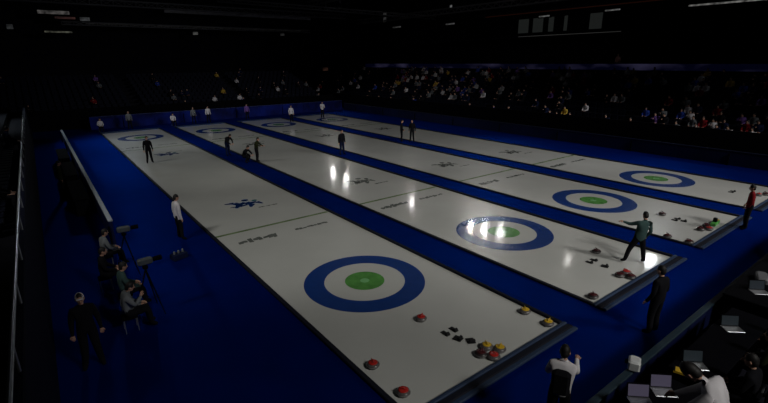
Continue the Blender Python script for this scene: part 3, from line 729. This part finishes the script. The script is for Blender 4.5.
# ------------------------------------------------------------------ media people and gear by the left barrier
def tripod(label, loc, rz, h=1.35):
    t = thing('camera_tripod', label, 'camera', loc, rz)
    for k in range(3):
        a = k*2*PI/3+.5; MB().tube([(0, 0, h-.1), (.42*math.cos(a), .42*math.sin(a), 0.01)], [.022, .014], BLACK, 6).build('leg', t)
    MB().box((0, 0, h-.04), (.12, .12, .1), BLACK, bev=.02).build('head', t)
    b = MB().box((0, .02, h+.12), (.16, .36, .17), mat('camera_grey', (.05, .06, .065), .6), bev=.03).build('camera_body', t)
    MB().tube([(0, .22, h+.12), (0, .42, h+.12)], [.06, .07], BLACK, 12).build('lens', b)
    return t
gx = [(-6.05, 5.9, SIT, C_GREY, 'photographer in grey seated where the left barrier ends', .2), (-6.3, 4.2, SIT, C_BLACK, 'photographer in black seated behind the first one', -.1),
      (-6.0, 2.7, SIT, C_TEAL, 'photographer in teal seated beside the tripod cameras', .1), (-6.1, 1.4, SITB, C_GREY, 'photographer in grey seated closest to the viewer', 0)]
for x, y, ps, M, lab, r in gx:
    person(lab, (x, y, .012), -PI/2+r, ps, M, C_BLACK)
    c = thing('folding_stool', 'black stool under the ' + lab, 'stool', (x, y, .012), 0)
    MB().box((0, 0, .385), (.34, .34, .04), BLACK, bev=.01).build('seat', c)
    for lx in (-.14, .14):
        for ly in (-.14, .14): MB().tube([(lx, ly, 0), (lx, ly, .37)], .012, METAL, 6).build('leg', c)
tripod('grey video camera on black tripod nearest the end of left barrier', (-5.55, 5.0, .012), -PI/2)
tripod('grey video camera on black tripod closest to the viewer', (-5.5, 2.0, .012), -PI/2+.1)
for k, (y, ex) in enumerate([(25.5, 'farthest'), (20, 'middle'), (14.5, 'nearest')]):
    t = thing('media_table', 'black cloth covered table behind the left barrier, %s of three' % ex, 'table', (-6.15, y, .012))
    MB().box((0, 0, .74), (.6, 4.2, .04), BLACK, bev=.01).build('table_top', t)
    MB().box((0, 0, .36), (.52, 4.0, .71), C_BLACK, bev=.02).build('table_cloth', t)
person('person in olive jacket standing behind the left barrier', (-6.65, 16.8, .012), -PI/2, RELAX, C_DKGREEN, C_BLACK)
def cap(t):
    mb = MB().ell((0, .03, 1.69), (.088, .103, .112), C_WHITE, 14, 6, zmin=.1); mb.box((0, .14, 1.70), (.13, .1, .015), C_WHITE, bev=.005); mb.build('cap', t, True)
person('person in black with a white cap on the carpet beside the left stand', (-7.0, .35, .012), PI, RELAX, C_BLACK, C_BLACK, extra=cap)
t = thing('water_bottle_crate', 'small navy crate of grey bottles on blue carpet left of the nearest sheet', 'crate', (-4.05, 5.2, .012), .3)
MB().box((0, 0, .1), (.5, .3, .2), C_NAVY, bev=.02).build('crate_body', t)
for k in range(3): MB().tube([(-.15+k*.15, 0, .12), (-.15+k*.15, 0, .28), (-.15+k*.15, 0, .31)], [.035, .035, .015], C_GREY, 8).build('bottle', t)

# ------------------------------------------------------------------ media benches at bottom right
DESK = mat('dark_desk', (.0015, .0015, .003), .9, .05)
for k, (x, ex) in enumerate([(-.9, 'first'), (2.6, 'second')]):
    t = thing('media_desk', 'long dark desk behind the front barrier, %s from the left' % ex, 'desk', (x, -8.25, .49))
    MB().box((0, 0, .72), (3.2, .7, .04), DESK, bev=.01).build('desk_top', t)
    MB().box((0, .32, .42), (3.2, .03, .56), DESK).build('front_panel', t)
    for s in (-1, 1): MB().box((s*1.55, 0, .35), (.05, .6, .70), DESK).build('side_panel', t)
SCR = mat('screen_glow', (.02, .02, .03), .3, emis=.055, ecol=(.75, .65, 1))
SCR2 = mat('screen_glow_dim', (.02, .02, .03), .3, emis=.012, ecol=(.5, .8, .8))
def laptop(label, loc, rz, M):
    t = thing('laptop', label, 'laptop', loc, rz)
    MB().box((0, 0, .01), (.34, .24, .02), METAL, bev=.005).build('keyboard_base', t)
    s = MB().box((0, .13, .13), (.34, .015, .22), BLACK, tilt=(-.25, 'X')).build('lid', t)
    MB().box((0, .119, .13), (.31, .006, .19), M, tilt=(-.25, 'X')).build('screen', s)
lx = [(-.30, -8.02, 1.23, 'laptop with pale violet screen on the first desk, left one', SCR), (.22, -8.14, 1.23, 'laptop with violet screen on the first desk, right one', SCR),
      (1.35, -8.2, 1.23, 'laptop with dim teal screen on the second desk, left one', SCR2), (3.2, -8.2, 1.23, 'laptop with dim teal screen on the second desk, right one', SCR2),
      (5.2, -8.1, 1.33, 'laptop with pale screen on the black riser, left one', SCR2), (7.4, -8.0, 1.33, 'laptop with dim teal screen on the black riser, middle one', SCR2)]
t = thing('equipment_riser', 'tall black riser behind the front barrier at the right', 'riser', (9.4, -8.4, 0.49))
MB().box((0, 0, .40), (9.6, 1.5, .80), BLACK, bev=.02).build('riser_body', t)
MB().box((0, 0, .82), (9.7, 1.6, .04), mat('riser_top', (.002, .002, .003), .9, .04), bev=.01).build('riser_top', t)
for k, (x, y, r) in enumerate([(5.9, -7.95, .3), (6.6, -8.3, .8), (8.3, -8.1, .2)]):
    o = MB().box((0, 0, .08), (.5, .22, .16), mat('case_grey', (.10, .10, .11), .5), bev=.03).build('equipment_case', loc=(x, y, 1.33)); o.rotation_euler.z = r
    tag(o, 'grey equipment case on the black riser, '+['left of three', 'middle of three', 'right of three'][k], 'case')
t = thing('paper_pad', 'small yellow note pad on the second desk', 'pad', (.98, -8.1, 1.23), .3)
MB().box((0, 0, .02), (.15, .2, .04), YELH).build('pages', t); MB().box((0, .09, .042), (.15, .03, .01), C_BLACK).build('binding', t)
for x, y, z, lab, M in lx: laptop(lab, (x, y, z), -.75, M)
t = thing('camera_box', 'small white box on top of the front barrier', 'box', (.79, -7.44, .985), .4)
MB().box((0, 0, .11), (.26, .2, .2), WHITEP, bev=.03).build('box_shell', t)
MB().tube([(0, .1, .12), (0, .15, .12)], .04, BLACK, 10).build('lens', t)
HUNCH = norm_pose(sp=(0, .02, 1.13), ch=(0, .07, 1.32), nk=(0, .2, 1.43), hd=(-.02, .32, 1.50), shR=(.2, .09, 1.39), shL=(-.2, .09, 1.39),
                 elR=(.27, .26, 1.16), wrR=(.2, .46, 1.0), hnR=(.17, .52, .97), elL=(-.27, .26, 1.16), wrL=(-.2, .46, 1.0), hnL=(-.17, .52, .97))
person('person in white shirt with dark hair bowing the head over the first desk', (-.38, -9.0, .49), facing(-.1, 1), HUNCH, C_WHITE, C_BLACK, scale=1.16)
for x, M, lab in [(1.5, C_BLACK, 'person in black seated at the second desk'), (2.6, C_DKGREEN, 'person in olive seated at the second desk'),
                  (3.6, C_NAVY, 'person in navy seated at the second desk')]:
    person(lab, (x, -8.95, .49), 0, SIT, M, C_BLACK)
    c = thing('office_chair', 'black chair under the '+lab.split(',')[0].replace(' seated', '')+(' at right of that desk' if ',' in lab else ''), 'chair', (x, -8.95, .49))
    MB().box((0, 0, .385), (.42, .42, .05), BLACK, bev=.02).build('seat', c); MB().box((0, -.25, .70), (.42, .04, .40), BLACK, bev=.02).build('backrest', c)
    MB().tube([(0, 0, .05), (0, 0, .37)], .03, METAL, 8).build('post', c); MB().box((0, 0, .03), (.5, .07, .05), BLACK, bev=.01).box((0, 0, .03), (.07, .5, .05), BLACK, bev=.01).build('base', c)
